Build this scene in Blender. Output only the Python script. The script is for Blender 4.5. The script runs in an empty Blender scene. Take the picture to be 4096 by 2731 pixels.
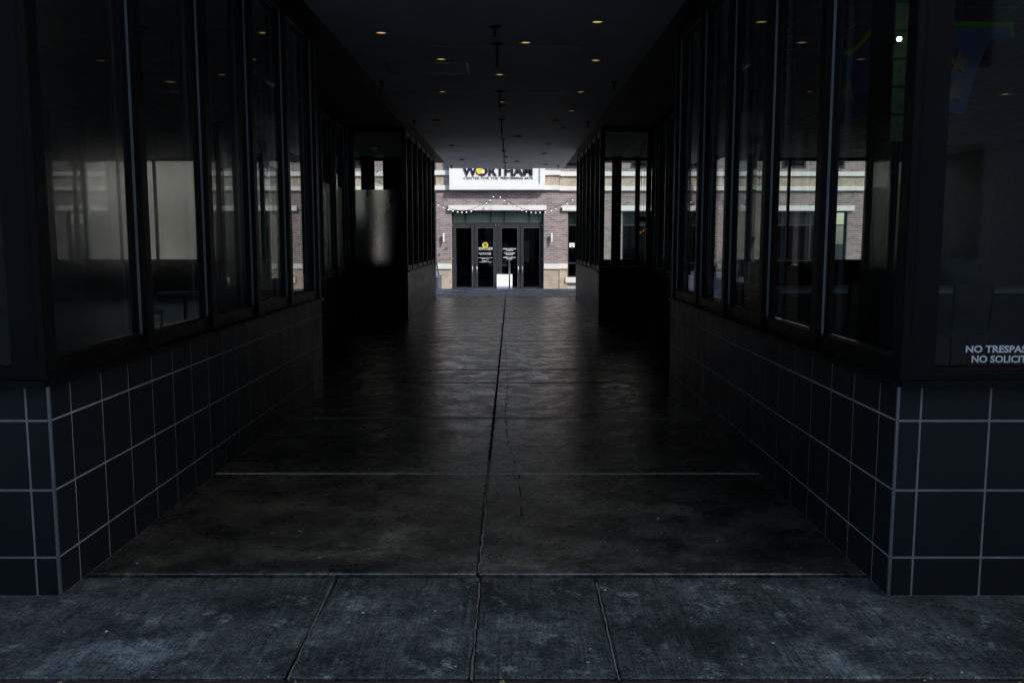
import bpy, bmesh, math, random
from mathutils import Vector, Matrix
random.seed(7)
sc = bpy.context.scene
COL = sc.collection
R = math.radians

# ------------------------------------------------------------------ camera
F, CX, CY, EYE = 3527.0, 2048.0, 1365.5, 1.6          # photograph pixels
PITCH = math.atan((CY - 958.0) / F)
cam = bpy.data.cameras.new('camera')
cam.sensor_width = 36.0
cam.lens = 36.0 * F / 4096.0
cam.clip_start = 0.05
cam.clip_end = 2000.0
camo = bpy.data.objects.new('camera', cam)
COL.objects.link(camo)
camo.location = (0, 0, EYE)
camo.rotation_euler = (math.pi / 2 - PITCH, 0, 0)
sc.camera = camo

# ------------------------------------------------------------------ sky, sun, exposure
SUN = Vector((1.0, -1.0, 1.25)).normalized()          # direction towards the sun
world = bpy.data.worlds.new('World')
sc.world = world
world.use_nodes = True
wn = world.node_tree
for n in list(wn.nodes):
    wn.nodes.remove(n)
sky = wn.nodes.new('ShaderNodeTexSky')
sky.sky_type = 'NISHITA'
sky.sun_disc = False
sky.sun_elevation = math.asin(SUN.z)
sky.sun_rotation = math.atan2(SUN.x, SUN.y)
bg = wn.nodes.new('ShaderNodeBackground')
bg.inputs['Strength'].default_value = 0.15
wo = wn.nodes.new('ShaderNodeOutputWorld')
wn.links.new(sky.outputs[0], bg.inputs[0])
wn.links.new(bg.outputs[0], wo.inputs[0])
sl = bpy.data.lights.new('sun', 'SUN')
sl.energy = 2.2
sl.angle = R(0.55)
sl.color = (1.0, 0.95, 0.88)
so = bpy.data.objects.new('sun', sl)
COL.objects.link(so)
so.location = (10, -10, 30)
so.rotation_euler = SUN.to_track_quat('Z', 'Y').to_euler()
sc.view_settings.view_transform = 'Standard'
sc.view_settings.look = 'None'
sc.view_settings.exposure = 1.08
sc.view_settings.gamma = 1.0
sc.view_settings.use_curve_mapping = False
sc.render.engine = 'CYCLES'
cy = sc.cycles
cy.max_bounces = 10
cy.diffuse_bounces = 6
cy.glossy_bounces = 5
cy.transmission_bounces = 8
cy.transparent_max_bounces = 40
cy.caustics_reflective = False
cy.caustics_refractive = False
cy.sample_clamp_indirect = 4.0
cy.use_denoising = True

# ------------------------------------------------------------------ pixel -> place
_c, _s = math.cos(PITCH), math.sin(PITCH)
def ray(px, py):
    u = CY - py
    return Vector((px - CX, F * _c + u * _s, -F * _s + u * _c))
def on_y(px, py, y):
    d = ray(px, py); t = y / d.y
    return Vector((d.x * t, y, EYE + d.z * t))
def on_z(px, py, z):
    d = ray(px, py); t = (z - EYE) / d.z
    return Vector((d.x * t, d.y * t, z))
def fz(zx, zy, y):                                      # facade close-up pixels -> facade plane
    return on_y(1700 + zx / 2.903, 640 + zy / 2.903, y)

# ------------------------------------------------------------------ objects
WLOC = {}
def link(name, me, loc=(0, 0, 0), parent=None, rot=None):
    o = bpy.data.objects.new(name, me)
    COL.objects.link(o)
    o.location = loc
    if rot:
        o.rotation_euler = rot
    if parent is not None:
        o.parent = parent
        o.matrix_parent_inverse = Matrix.Translation(-WLOC[parent.name])
    WLOC[o.name] = Vector(loc)
    return o
def tag(o, label=None, cat=None, group=None, kind=None):
    if label: o['label'] = label
    if cat: o['category'] = cat
    if group: o['group'] = group
    if kind: o['kind'] = kind
    return o
def thing(name, label, cat, loc=(0, 0, 0), group=None):
    return tag(link(name, None, loc), label, cat, group)

class MB:
    def __init__(self):
        self.v = []; self.f = []; self.sm = []
    def box(self, x0, x1, y0, y1, z0, z1):
        b = len(self.v)
        self.v += [(x0, y0, z0), (x1, y0, z0), (x1, y1, z0), (x0, y1, z0), (x0, y0, z1), (x1, y0, z1), (x1, y1, z1), (x0, y1, z1)]
        for q in ((0, 3, 2, 1), (4, 5, 6, 7), (0, 1, 5, 4), (1, 2, 6, 5), (2, 3, 7, 6), (3, 0, 4, 7)):
            self.f.append(tuple(b + i for i in q)); self.sm.append(False)
        return self
    def obox(self, c, ux, uy, uz):
        b = len(self.v); c = Vector(c); ux = Vector(ux); uy = Vector(uy); uz = Vector(uz)
        for k in (-1, 1):
            for i, j in ((-1, -1), (1, -1), (1, 1), (-1, 1)):
                self.v.append(tuple(c + ux * i + uy * j + uz * k))
        for q in ((0, 3, 2, 1), (4, 5, 6, 7), (0, 1, 5, 4), (1, 2, 6, 5), (2, 3, 7, 6), (3, 0, 4, 7)):
            self.f.append(tuple(b + i for i in q)); self.sm.append(False)
        return self
    def tube(self, pts, r, n=10, caps=True):
        pts = [Vector(p) for p in pts]
        rs = r if isinstance(r, (list, tuple)) else [r] * len(pts)
        b = len(self.v); prev = None
        for i, p in enumerate(pts):
            t = (pts[min(i + 1, len(pts) - 1)] - pts[max(i - 1, 0)])
            t = t.normalized() if t.length > 1e-9 else Vector((0, 0, 1))
            if prev is None:
                a = t.cross(Vector((0, 0, 1)))
                if a.length < .05: a = t.cross(Vector((1, 0, 0)))
            else:
                a = prev - t * prev.dot(t)
                if a.length < 1e-6: a = t.orthogonal()
            a.normalize(); prev = a
            c = t.cross(a)
            for k in range(n):
                w = 2 * math.pi * k / n
                self.v.append(tuple(p + (a * math.cos(w) + c * math.sin(w)) * rs[i]))
        for i in range(len(pts) - 1):
            for k in range(n):
                k2 = (k + 1) % n
                self.f.append((b + i * n + k, b + i * n + k2, b + (i + 1) * n + k2, b + (i + 1) * n + k)); self.sm.append(True)
        if caps:
            self.f.append(tuple(b + k for k in range(n - 1, -1, -1))); self.sm.append(False)
            e = b + (len(pts) - 1) * n
            self.f.append(tuple(e + k for k in range(n))); self.sm.append(False)
        return self
    def lathe(self, c, prof, n=24):
        b = len(self.v); cx, cy_, cz = c
        for (r, z) in prof:
            for k in range(n):
                w = 2 * math.pi * k / n
                self.v.append((cx + r * math.cos(w), cy_ + r * math.sin(w), cz + z))
        for i in range(len(prof) - 1):
            for k in range(n):
                k2 = (k + 1) % n
                self.f.append((b + i * n + k, b + i * n + k2, b + (i + 1) * n + k2, b + (i + 1) * n + k)); self.sm.append(True)
        return self
    def sphere(self, c, r, n=12, m=8, sz=1.0):
        prof = [(max(1e-4, r * math.sin(math.pi * i / m)), -r * sz * math.cos(math.pi * i / m)) for i in range(m + 1)]
        return self.lathe(c, prof, n)
    def poly(self, pts, y0, y1):                        # outline in x,z with thickness along y
        b = len(self.v); n = len(pts)
        for yy in (y0, y1):
            for (x, z) in pts: self.v.append((x, yy, z))
        self.f.append(tuple(b + i for i in range(n))); self.sm.append(False)
        self.f.append(tuple(b + n + i for i in range(n - 1, -1, -1))); self.sm.append(False)
        for i in range(n):
            j = (i + 1) % n
            self.f.append((b + i, b + n + i, b + n + j, b + j)); self.sm.append(False)
        return self
    def mesh(self, name, m, origin=(0, 0, 0)):
        o = Vector(origin)
        me = bpy.data.meshes.new(name)
        me.from_pydata([tuple(Vector(p) - o) for p in self.v], [], self.f)
        for p, s in zip(me.polygons, self.sm): p.use_smooth = s
        if m: me.materials.append(m)
        me.update()
        return me
    def build(self, name, m, parent=None, origin=None, bevel=0):
        if origin is None:
            xs = [p[0] for p in self.v]; ys = [p[1] for p in self.v]; zs = [p[2] for p in self.v]
            origin = ((min(xs) + max(xs)) / 2, (min(ys) + max(ys)) / 2, min(zs))
        o = link(name, self.mesh(name, m, origin), origin, parent)
        if bevel:
            md = o.modifiers.new('bevel', 'BEVEL'); md.width = bevel; md.segments = 2; md.limit_method = 'ANGLE'
        return o

_cache = {}
def box(name, x0, x1, y0, y1, z0, z1, m, parent=None, bevel=0):
    """one box-shaped piece; alike pieces share their mesh data"""
    key = (name, round(x1 - x0, 4), round(y1 - y0, 4), round(z1 - z0, 4), m.name, bevel)
    if key not in _cache:
        a, b, c = (x1 - x0) / 2, (y1 - y0) / 2, z1 - z0
        mb = MB().box(-a, a, -b, b, 0, c)
        me = mb.mesh(name, m)
        if bevel:
            bm = bmesh.new(); bm.from_mesh(me)
            bmesh.ops.bevel(bm, geom=bm.edges[:], offset=bevel, segments=1, affect='EDGES')
            bm.to_mesh(me); bm.free()
        _cache[key] = me
    return link(name, _cache[key], ((x0 + x1) / 2, (y0 + y1) / 2, z0), parent)

def text_mb(s, rect, y, depth=0.004, bold=0.0, fit='both', shear=0):
    """letters standing in the x,z plane, facing -y, fitted in rect (x0,x1,z0,z1)"""
    cu = bpy.data.curves.new('t', 'FONT')
    cu.body = s; cu.size = 1.0; cu.extrude = 0.01; cu.offset = bold; cu.resolution_u = 3; cu.align_x = 'CENTER'; cu.shear = shear
    ob = bpy.data.objects.new('t', cu); COL.objects.link(ob)
    bpy.context.view_layer.update()
    dg = bpy.context.evaluated_depsgraph_get()
    me = ob.evaluated_get(dg).to_mesh()
    vs = [tuple(v.co) for v in me.vertices]; fs = [tuple(p.vertices) for p in me.polygons]
    ob.evaluated_get(dg).to_mesh_clear()
    bpy.data.objects.remove(ob); bpy.data.curves.remove(cu)
    x0, x1, z0, z1 = rect
    ax, bx = min(v[0] for v in vs), max(v[0] for v in vs); ay, by = min(v[1] for v in vs), max(v[1] for v in vs)
    sx = (x1 - x0) / (bx - ax); sz = (z1 - z0) / (by - ay)
    mb = MB()
    for v in vs:
        mb.v.append((x0 + (v[0] - ax) * sx, y - (depth if v[2] > 0 else 0), z0 + (v[1] - ay) * sz))
    mb.f = fs; mb.sm = [False] * len(fs)
    return mb

# ------------------------------------------------------------------ materials
MATS = {}
class N:
    def __init__(self, name):
        self.m = bpy.data.materials.new(name); self.m.use_nodes = True
        self.t = self.m.node_tree
        for n in list(self.t.nodes): self.t.nodes.remove(n)
        self.out = self.n('ShaderNodeOutputMaterial')
        MATS[name] = self.m
    def n(self, ty, **kw):
        x = self.t.nodes.new(ty)
        for k, v in kw.items(): setattr(x, k, v)
        return x
    def l(self, a, b): self.t.links.new(a, b)
    def pos(self, scale=(1, 1, 1), rot=(0, 0, 0)):
        g = self.n('ShaderNodeNewGeometry'); mp = self.n('ShaderNodeMapping')
        mp.inputs['Scale'].default_value = scale; mp.inputs['Rotation'].default_value = rot
        self.l(g.outputs['Position'], mp.inputs['Vector'])
        return mp.outputs[0]
    def noise(self, vec, scale, detail=5, rough=.6, dist=0):
        x = self.n('ShaderNodeTexNoise'); x.inputs['Scale'].default_value = scale
        x.inputs['Detail'].default_value = detail; x.inputs['Roughness'].default_value = rough; x.inputs['Distortion'].default_value = dist
        self.l(vec, x.inputs['Vector']); return x.outputs['Fac']
    def ramp(self, fac, stops):
        x = self.n('ShaderNodeValToRGB'); e = x.color_ramp.elements
        while len(e) < len(stops): e.new(.5)
        for i, (p, c) in enumerate(stops):
            e[i].position = p
            e[i].color = (c, c, c, 1) if isinstance(c, (int, float)) else (*c, 1)
        self.l(fac, x.inputs[0]); return x.outputs[0]
    def math(self, op, a, b=None):
        x = self.n('ShaderNodeMath', operation=op)
        for i, v in enumerate((a, b)):
            if v is None: continue
            if isinstance(v, (int, float)): x.inputs[i].default_value = v
            else: self.l(v, x.inputs[i])
        return x.outputs[0]
    def mix(self, fac, a, b, bt='MIX'):
        x = self.n('ShaderNodeMix', data_type='RGBA', blend_type=bt)
        for s, v in ((0, fac), (6, a), (7, b)):
            if isinstance(v, (int, float)): x.inputs[s].default_value = v if s == 0 else (v, v, v, 1)
            elif isinstance(v, tuple): x.inputs[s].default_value = (*v, 1)
            else: self.l(v, x.inputs[s])
        return x.outputs[2]
    def bump(self, h, strength, dist=.01):
        x = self.n('ShaderNodeBump'); x.inputs['Strength'].default_value = strength; x.inputs['Distance'].default_value = dist
        self.l(h, x.inputs['Height']); return x.outputs[0]
    def bsdf(self, color, rough=.6, metal=0, normal=None, spec=.5):
        x = self.n('ShaderNodeBsdfPrincipled')
        for key, v in (('Base Color', color), ('Roughness', rough), ('Metallic', metal), ('Specular IOR Level', spec)):
            if isinstance(v, (int, float)) and key == 'Base Color': x.inputs[key].default_value = (v, v, v, 1)
            elif isinstance(v, (int, float)): x.inputs[key].default_value = v
            elif isinstance(v, tuple): x.inputs[key].default_value = (*v, 1)
            else: self.l(v, x.inputs[key])
        if normal is not None: self.l(normal, x.inputs['Normal'])
        self.l(x.outputs[0], self.out.inputs[0])
        return x

def plain(name, color, rough=.6, metal=0, var=.25, scale=6, bump=0, spec=.5):
    """a painted / moulded surface with slight tone and gloss variation"""
    k = N(name); p = k.pos()
    f = k.noise(p, scale, 6, .65)
    lo = tuple(c * (1 - var) for c in color); hi = tuple(min(1, c * (1 + var)) for c in color)
    col = k.ramp(f, [(.3, lo), (.7, hi)])
    rr = k.ramp(k.noise(p, scale * 2.3, 4), [(.3, max(0.02, rough - .08)), (.7, min(1, rough + .1))])
    nrm = k.bump(k.noise(p, scale * 30, 3), bump, .004) if bump else None
    k.bsdf(col, rr, metal, nrm, spec)
    return k.m

def emit(name, color, strength):
    k = N(name); e = k.n('ShaderNodeEmission'); e.inputs[0].default_value = (*color, 1); e.inputs[1].default_value = strength
    k.l(e.outputs[0], k.out.inputs[0]); return k.m

def concrete(name, base, streak, tint2, rough=(.38, .62), fine=1.0, sheen_lane=False, spec=.5, bump=.10):
    """weathered concrete: broad stains, streaks along one direction, pits and gum spots"""
    k = N(name); p = k.pos()
    ps = k.pos(scale=streak)
    broad = k.noise(p, 1.1, 8, .70, .15)
    str_ = k.noise(ps, 1.0, 9, .74)
    grain = k.noise(p, 38, 6, .78)
    a = k.ramp(broad, [(.40, tuple(c * .30 for c in base)), (.48, tuple(c * .78 for c in base)), (.55, base), (.64, tint2)])
    b = k.ramp(str_, [(.36, .30), (.5, .85), (.63, 1.5)])
    c = k.mix(1.0, a, b, 'MULTIPLY')
    g = k.ramp(grain, [(.38, .5), (.5, .95), (.64, 1.5)])
    c = k.mix(fine, c, g, 'MULTIPLY')
    patch = k.noise(p, 4.2, 10, .80, .12)
    c = k.mix(k.ramp(patch, [(.505, 0), (.57, .8)]), c, tuple(x * .26 for x in base))
    pale = k.noise(k.pos(scale=(1, 1, 1), rot=(0, 0, .7)), 6.0, 10, .84, .1)
    c = k.mix(k.ramp(pale, [(.55, 0), (.64, .55)]), c, k.mix(1.0, tuple(min(1, x * 1.7) for x in tint2), g, 'MULTIPLY'))
    vo = k.n('ShaderNodeTexVoronoi'); vo.inputs['Scale'].default_value = 3.1; k.l(p, vo.inputs['Vector'])
    spots = k.math('ADD', vo.outputs['Distance'], k.math('MULTIPLY', k.noise(p, 40, 3), .03))
    c = k.mix(k.ramp(spots, [(.055, .8), (.075, 0)]), c, (.008, .008, .009))
    vp = k.n('ShaderNodeTexVoronoi'); vp.inputs['Scale'].default_value = 21; k.l(p, vp.inputs['Vector'])
    pit = k.math('ADD', vp.outputs['Distance'], k.math('MULTIPLY', k.noise(p, 70, 3), .2))
    c = k.mix(k.ramp(pit, [(.17, .75), (.23, 0)]), c, tuple(x * .25 for x in base))
    sp = k.noise(p, 150, 2, .5)
    c = k.mix(k.ramp(sp, [(.66, 0), (.72, .6)]), c, tuple(min(1, x * 2.4) for x in tint2))
    if sheen_lane:                                            # middle painted paler in place of reflected sheen, sides darker
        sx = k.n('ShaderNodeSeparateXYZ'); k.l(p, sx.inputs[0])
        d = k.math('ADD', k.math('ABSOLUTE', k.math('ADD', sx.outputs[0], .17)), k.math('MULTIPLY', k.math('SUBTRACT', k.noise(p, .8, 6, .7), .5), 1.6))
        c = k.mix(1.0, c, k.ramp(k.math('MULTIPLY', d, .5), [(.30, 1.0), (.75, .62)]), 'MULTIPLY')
    h = k.math('ADD', k.math('MULTIPLY', grain, .5), str_)
    rr = k.ramp(k.math('ADD', k.math('MULTIPLY', str_, .5), k.math('MULTIPLY', patch, .5)), [(.43, rough[0]), (.58, rough[1])])
    spec = k.math('MULTIPLY', k.ramp(pit, [(.13, .2), (.19, 1.0)]), k.math('MULTIPLY', k.ramp(patch, [(.46, spec), (.60, spec * .55)]), k.ramp(grain, [(.36, .45), (.52, 1.0)])))
    k.bsdf(c, rr, 0, k.bump(h, bump, .004), spec)
    return k.m

def glass(name, tint=.88, wave=.0, dirt=0.0, haze=0.0):
    """thin window pane: Schlick reflection over clear transmission, slightly wavy and dusty"""
    k = N(name); g = k.n('ShaderNodeNewGeometry')
    nz = k.noise(k.pos(scale=(1, 1, .5)), 1.3, 2, .5)
    bp = k.bump(nz, wave, .05) if wave else None
    dot = k.n('ShaderNodeVectorMath', operation='DOT_PRODUCT')
    k.l(g.outputs['Incoming'], dot.inputs[0]); k.l(g.outputs['Normal'], dot.inputs[1])
    c = k.math('ABSOLUTE', dot.outputs['Value'])
    fr = k.math('ADD', k.math('MULTIPLY', k.math('POWER', k.math('SUBTRACT', 1.0, c), 4.4), .97), .016)
    tr = k.n('ShaderNodeBsdfTransparent'); tr.inputs[0].default_value = (tint * .97, tint, tint * .985, 1)
    gl = k.n('ShaderNodeBsdfGlossy'); gl.inputs['Roughness'].default_value = 0.0
    if bp is not None: k.l(bp, gl.inputs['Normal'])
    base = tr.outputs[0]
    if haze:
        rf = k.n('ShaderNodeBsdfRefraction'); rf.inputs['IOR'].default_value = 1.2; rf.inputs['Roughness'].default_value = .2
        rf.inputs[0].default_value = (.9, .92, .9, 1)
        hz = k.n('ShaderNodeMixShader')
        f = k.ramp(k.noise(k.pos(scale=(2.2, 2.2, .5)), 1.2, 7, .7), [(.3, haze * .75), (.7, min(1, haze * 1.15))])
        k.l(f, hz.inputs[0]); k.l(tr.outputs[0], hz.inputs[1]); k.l(rf.outputs[0], hz.inputs[2])
        base = hz.outputs[0]
    if dirt:
        df = k.n('ShaderNodeBsdfTranslucent'); df.inputs[0].default_value = (.75, .74, .7, 1)
        d2 = k.n('ShaderNodeBsdfDiffuse'); d2.inputs[0].default_value = (.6, .6, .57, 1)
        ad = k.n('ShaderNodeMixShader'); ad.inputs[0].default_value = .5
        k.l(df.outputs[0], ad.inputs[1]); k.l(d2.outputs[0], ad.inputs[2])
        mx = k.n('ShaderNodeMixShader')
        f = k.ramp(k.noise(k.pos(scale=(3, 3, .6)), 2.0, 8, .72), [(.35, dirt * .5), (.7, dirt * 1.5)])
        k.l(f, mx.inputs[0]); k.l(base, mx.inputs[1]); k.l(ad.outputs[0], mx.inputs[2])
        base = mx.outputs[0]
    mx = k.n('ShaderNodeMixShader')
    k.l(fr, mx.inputs[0]); k.l(base, mx.inputs[1]); k.l(gl.outputs[0], mx.inputs[2])
    k.l(mx.outputs[0], k.out.inputs[0])
    return k.m

def frosted(name, r0=.24, r1=.34, tint=.9):
    k = N(name)
    rf = k.n('ShaderNodeBsdfRefraction'); rf.inputs['IOR'].default_value = 1.22
    k.l(k.ramp(k.noise(k.pos(scale=(2, 2, .6)), 2, 6), [(.3, r0), (.7, r1)]), rf.inputs['Roughness'])
    rf.inputs[0].default_value = (tint, tint, tint * .97, 1)
    k.l(rf.outputs[0], k.out.inputs[0])
    return k.m

def brick_mat(name, base):
    k = N(name); g = k.n('ShaderNodeNewGeometry')
    sep = k.n('ShaderNodeSeparateXYZ'); k.l(g.outputs['Position'], sep.inputs[0])
    row = k.math('FLOOR', k.math('DIVIDE', k.math('ADD', sep.outputs[2], .36), .0725))
    cx = k.math('FLOOR', k.math('ADD', k.math('DIVIDE', sep.outputs[0], .257), k.math('MULTIPLY', row, .5)))
    cmb = k.n('ShaderNodeCombineXYZ'); k.l(row, cmb.inputs[0]); k.l(cx, cmb.inputs[1])
    wn_ = k.n('ShaderNodeTexWhiteNoise'); k.l(cmb.outputs[0], wn_.inputs[0])
    v = k.ramp(wn_.outputs['Value'], [(0, tuple(c * .68 for c in base)), (.5, base), (1, (base[0] * 1.32, base[1] * 1.22, base[2] * 1.2))])
    fn = k.ramp(k.noise(k.pos(), 60, 5, .7), [(.3, .75), (.7, 1.2)])
    k.bsdf(k.mix(1.0, v, fn, 'MULTIPLY'), .85, 0, k.bump(k.noise(k.pos(), 120, 3), .3, .004), .25)
    return k.m

def speckle(name, a, b, scale=45):
    k = N(name); p = k.pos()
    vo = k.n('ShaderNodeTexVoronoi'); vo.inputs['Scale'].default_value = scale; k.l(p, vo.inputs['Vector'])
    c = k.ramp(vo.outputs['Color'], [(.1, a), (.9, b)])
    c = k.mix(1.0, c, k.ramp(k.noise(p, 3, 5), [(.3, .8), (.7, 1.15)]), 'MULTIPLY')
    k.bsdf(c, .85, 0, k.bump(vo.outputs['Distance'], .6, .01), .25)
    return k.m

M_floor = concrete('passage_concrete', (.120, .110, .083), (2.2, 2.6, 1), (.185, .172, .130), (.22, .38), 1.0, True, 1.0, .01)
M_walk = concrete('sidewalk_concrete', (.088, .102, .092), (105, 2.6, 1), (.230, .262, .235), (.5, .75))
M_joint = plain('joint_dark', (.012, .012, .012), .8, scale=20)
M_jointp = plain('joint_pale', (.22, .22, .20), .85, scale=30, var=.5)
M_jointlit = plain('joint_lit_edge', (.42, .43, .38), .9, scale=30, var=.5)
M_jointb = plain('joint_brown', (.16, .145, .11), .9, scale=40, var=.6)
M_crack = plain('crack_dark', (.006, .006, .006), .9)
M_tile = plain('black_tile', (.0115, .0155, .0185), .42, var=.25, scale=1.2, spec=.2)
M_grout = plain('pale_grout', (.30, .31, .305), .85, var=.25, scale=9)
M_frame = plain('black_frame', (.003, .0032, .0036), .45, var=.3, scale=5, spec=.15)
M_post = plain('grey_post', (.009, .010, .013), .5, var=.2, scale=4, spec=.2)
M_alu = plain('aluminium_strip', (.20, .215, .23), .4, .6, var=.15)
M_panel = plain('black_panel', (.004, .004, .0042), .7, spec=.1)
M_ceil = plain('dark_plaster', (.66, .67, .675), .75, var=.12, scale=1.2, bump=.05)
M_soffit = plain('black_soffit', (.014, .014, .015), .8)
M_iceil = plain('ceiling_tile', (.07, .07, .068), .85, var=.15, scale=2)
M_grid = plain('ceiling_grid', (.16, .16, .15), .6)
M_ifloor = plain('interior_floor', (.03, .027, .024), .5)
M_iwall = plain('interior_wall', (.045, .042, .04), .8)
M_glass = glass('window_glass', .965, .010, .002)
M_glass_dirty = glass('fogged_glass', .965, .012, .02, .35)
M_glass_fog = glass('heavily_fogged_glass', .99, .02, .02, .55)
M_dglass = glass('door_glass', .55, .02, .0)
M_tglass = glass('green_transom_glass', .8, .02, .03)
M_milk = frosted('milky_film', .42, .55, .995)
M_film = frosted('frosted_film_dim', .24, .34, .80)
M_brick = brick_mat('brown_brick', (.240, .195, .186))
M_mortar = plain('mortar', (.44, .42, .40), .9, scale=20)
M_white = plain('cast_stone', (.64, .63, .60), .75, var=.07, scale=2.5, bump=.03)
M_sign = plain('white_sign_paint', (.70, .70, .69), .5, var=.03, scale=2)
M_black = plain('black_letter', (.012, .012, .013), .4)
M_yellow = plain('yellow_paint', (.72, .58, .03), .5, var=.08)
M_wletter = plain('white_letter', (.78, .78, .78), .6, var=.06)
M_stone = speckle('exposed_aggregate', (.27, .22, .17), (.55, .46, .37))
M_bronze = plain('dark_bronze', (.026, .026, .029), .45, var=.2, scale=5)
M_steel = plain('brushed_steel', (.55, .56, .57), .32, 1.0, var=.1, scale=10)
M_bulb = plain('white_bulb', (.82, .82, .78), .25, var=.04)
M_cable = plain('black_cable', (.015, .015, .015), .6)
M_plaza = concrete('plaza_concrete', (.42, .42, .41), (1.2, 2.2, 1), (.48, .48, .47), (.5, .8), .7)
M_low = plain('pale_concrete', (.50, .51, .51), .85, var=.12, scale=3)
M_asphalt = plain('asphalt', (.05, .05, .052), .85, var=.3, scale=8, bump=.3)
M_lamp = emit('warm_lamp', (1.0, .70, .22), .34)
M_lampdim = emit('warm_lamp_dim', (1.0, .7, .3), .10)
M_ring = plain('lamp_ring', (.25, .24, .22), .4)
M_wood = plain('dark_wood', (.045, .03, .02), .5, var=.4, scale=7)
M_bark = plain('bark', (.075, .062, .052), .9, var=.35, scale=12)
M_leaf = plain('evergreen_leaf', (.045, .085, .028), .6, var=.5, scale=25)
M_dryleaf = plain('dry_leaf', (.32, .25, .09), .7, var=.5, scale=40)
M_umb = plain('burgundy_canvas', (.115, .045, .06), .85, var=.2, scale=4)
M_rust = plain('rusty_iron', (.040, .022, .015), .75, var=.5, scale=14)
M_oppwall = plain('grey_render', (.45, .46, .46), .85, var=.12, scale=.6)
M_farwall = plain('pale_render', (.58, .59, .58), .85, var=.1, scale=.6)

# ------------------------------------------------------------------ ground, floor, stairs
XL, XR = -2.04, 1.70               # the two passage walls
SL, SR = -3.10, 2.70               # the set-back walls of the recess
Y0, Y1, Y2, Y3 = 3.83, 9.43, 17.30, 23.60
YEDGE, PLZ = 28.85, -0.35
FY = 34.0                          # theatre front, central bay
g = MB().box(-400, 400, -400, 400, -.6, -.40).build('ground', M_asphalt); tag(g, kind='structure')
p = MB().box(-40, 40, 29.2, 48, -.399, PLZ).build('plaza', M_plaza); tag(p, kind='structure')
p = MB().box(-60, 60, -11, 1.6, -.398, -.06).build('street', M_low); tag(p, kind='structure')
flo = MB().box(-12, 12, 4.04, YEDGE - .01, -.38, -.045).build('passage_floor', M_joint); tag(flo, kind='structure')
def slab(x0, x1, y0, y1, m, parent, g=.007):
    return box('slab', x0 + .006, x1 - .006, y0 + g, y1 - g, -.045, 0.0, m, parent, .006)
ys = [4.085, 5.93, 7.82, 9.81, 10.79, 13.94, 17.97, 21.3, 24.46]
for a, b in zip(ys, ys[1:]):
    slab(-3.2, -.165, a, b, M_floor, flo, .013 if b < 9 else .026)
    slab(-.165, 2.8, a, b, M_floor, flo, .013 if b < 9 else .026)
for a, b in ((24.46, 27.0), (27.0, YEDGE)):
    xs = [-12, -9, -6, -3.1, -1.45, -.19, 1.25, 3.0, 5.6, 8.5, 12]
    for x0, x1 in zip(xs, xs[1:]): slab(x0, x1, a, b, M_plaza, flo)
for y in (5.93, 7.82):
    box('joint_strip', -3.1, 2.7, y - .0125, y + .0125, -.03, .0008, M_jointlit, flo)  # pale strip painted in for the lit slab edge at these joints
walk = MB().box(-14, 14, 3.078, 4.04, -.40, -.045).build('sidewalk', M_joint); tag(walk, kind='structure')
xs = [-14, -8, -4.6, -.835, -.15, .395, 4.4, 8, 14]
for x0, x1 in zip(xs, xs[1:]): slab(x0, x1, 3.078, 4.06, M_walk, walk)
st = MB().box(-60, 60, 1.6, 2.2, -.39, -.055).build('kerb', M_low); tag(st, kind='structure')
# irregular filler of the long joint and the crack wandering beside it
def jagged(name, pts, w, m, parent, seed, z=.0016, step=.05):
    jit = .002 if parent is walk else .006
    rnd = random.Random(seed); mb = MB(); L = []
    for (xa, ya), (xb, yb) in zip(pts, pts[1:]):
        n = max(2, int((yb - ya) / step))
        for i in range(n):
            t = i / n
            L.append((xa + (xb - xa) * t + rnd.uniform(-jit, jit), ya + (yb - ya) * t, w * rnd.uniform(.35, 1.25)))
    gap = name == 'crack'
    for (x, y, ww) in L:
        mb.v += [(x - ww, y, z), (x + ww, y, z), (x + ww, y, z - .02), (x - ww, y, z - .02)]
    for i in range(len(L) - 1):
        if gap and rnd.random() < .45: continue
        q = i * 4
        for e in ((0, 1, 5, 4), (1, 2, 6, 5), (3, 0, 4, 7)):
            mb.f.append(tuple(q + k for k in e)); mb.sm.append(False)
    return mb.build(name, m, parent)
jagged('joint_strip', [(-.165, 6.4), (-.17, 14), (-.19, 24.4)], .011, M_crack, flo, 3)
jagged('joint_strip', [(-.160, 4.1), (-.165, 6.4)], .0045, M_jointp, flo, 4, .0014)
jagged('joint_strip', [(-.150, 3.06), (-.152, 4.03)], .004, M_jointb, walk, 5, .0014)
jagged('joint_strip', [(.392, 3.06), (.397, 4.03)], .004, M_jointb, walk, 6, .0014)
jagged('joint_strip', [(-.82, 3.06), (-.845, 4.03)], .0035, M_jointb, walk, 9, .0014)
tag(jagged('crack', [(.06, 5.0), (.05, 5.9), (-.03, 6.8), (-.06, 8.2), (-.05, 9.6), (-.10, 13.5)], .0045, M_crack, flo, 8, .0015, .09), kind='stuff')
# stairs down to the plaza
s1 = MB().box(-9, 9, YEDGE, 29.2, -.399, PLZ / 2).build('stair_step', M_low); tag(s1, kind='structure')
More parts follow.
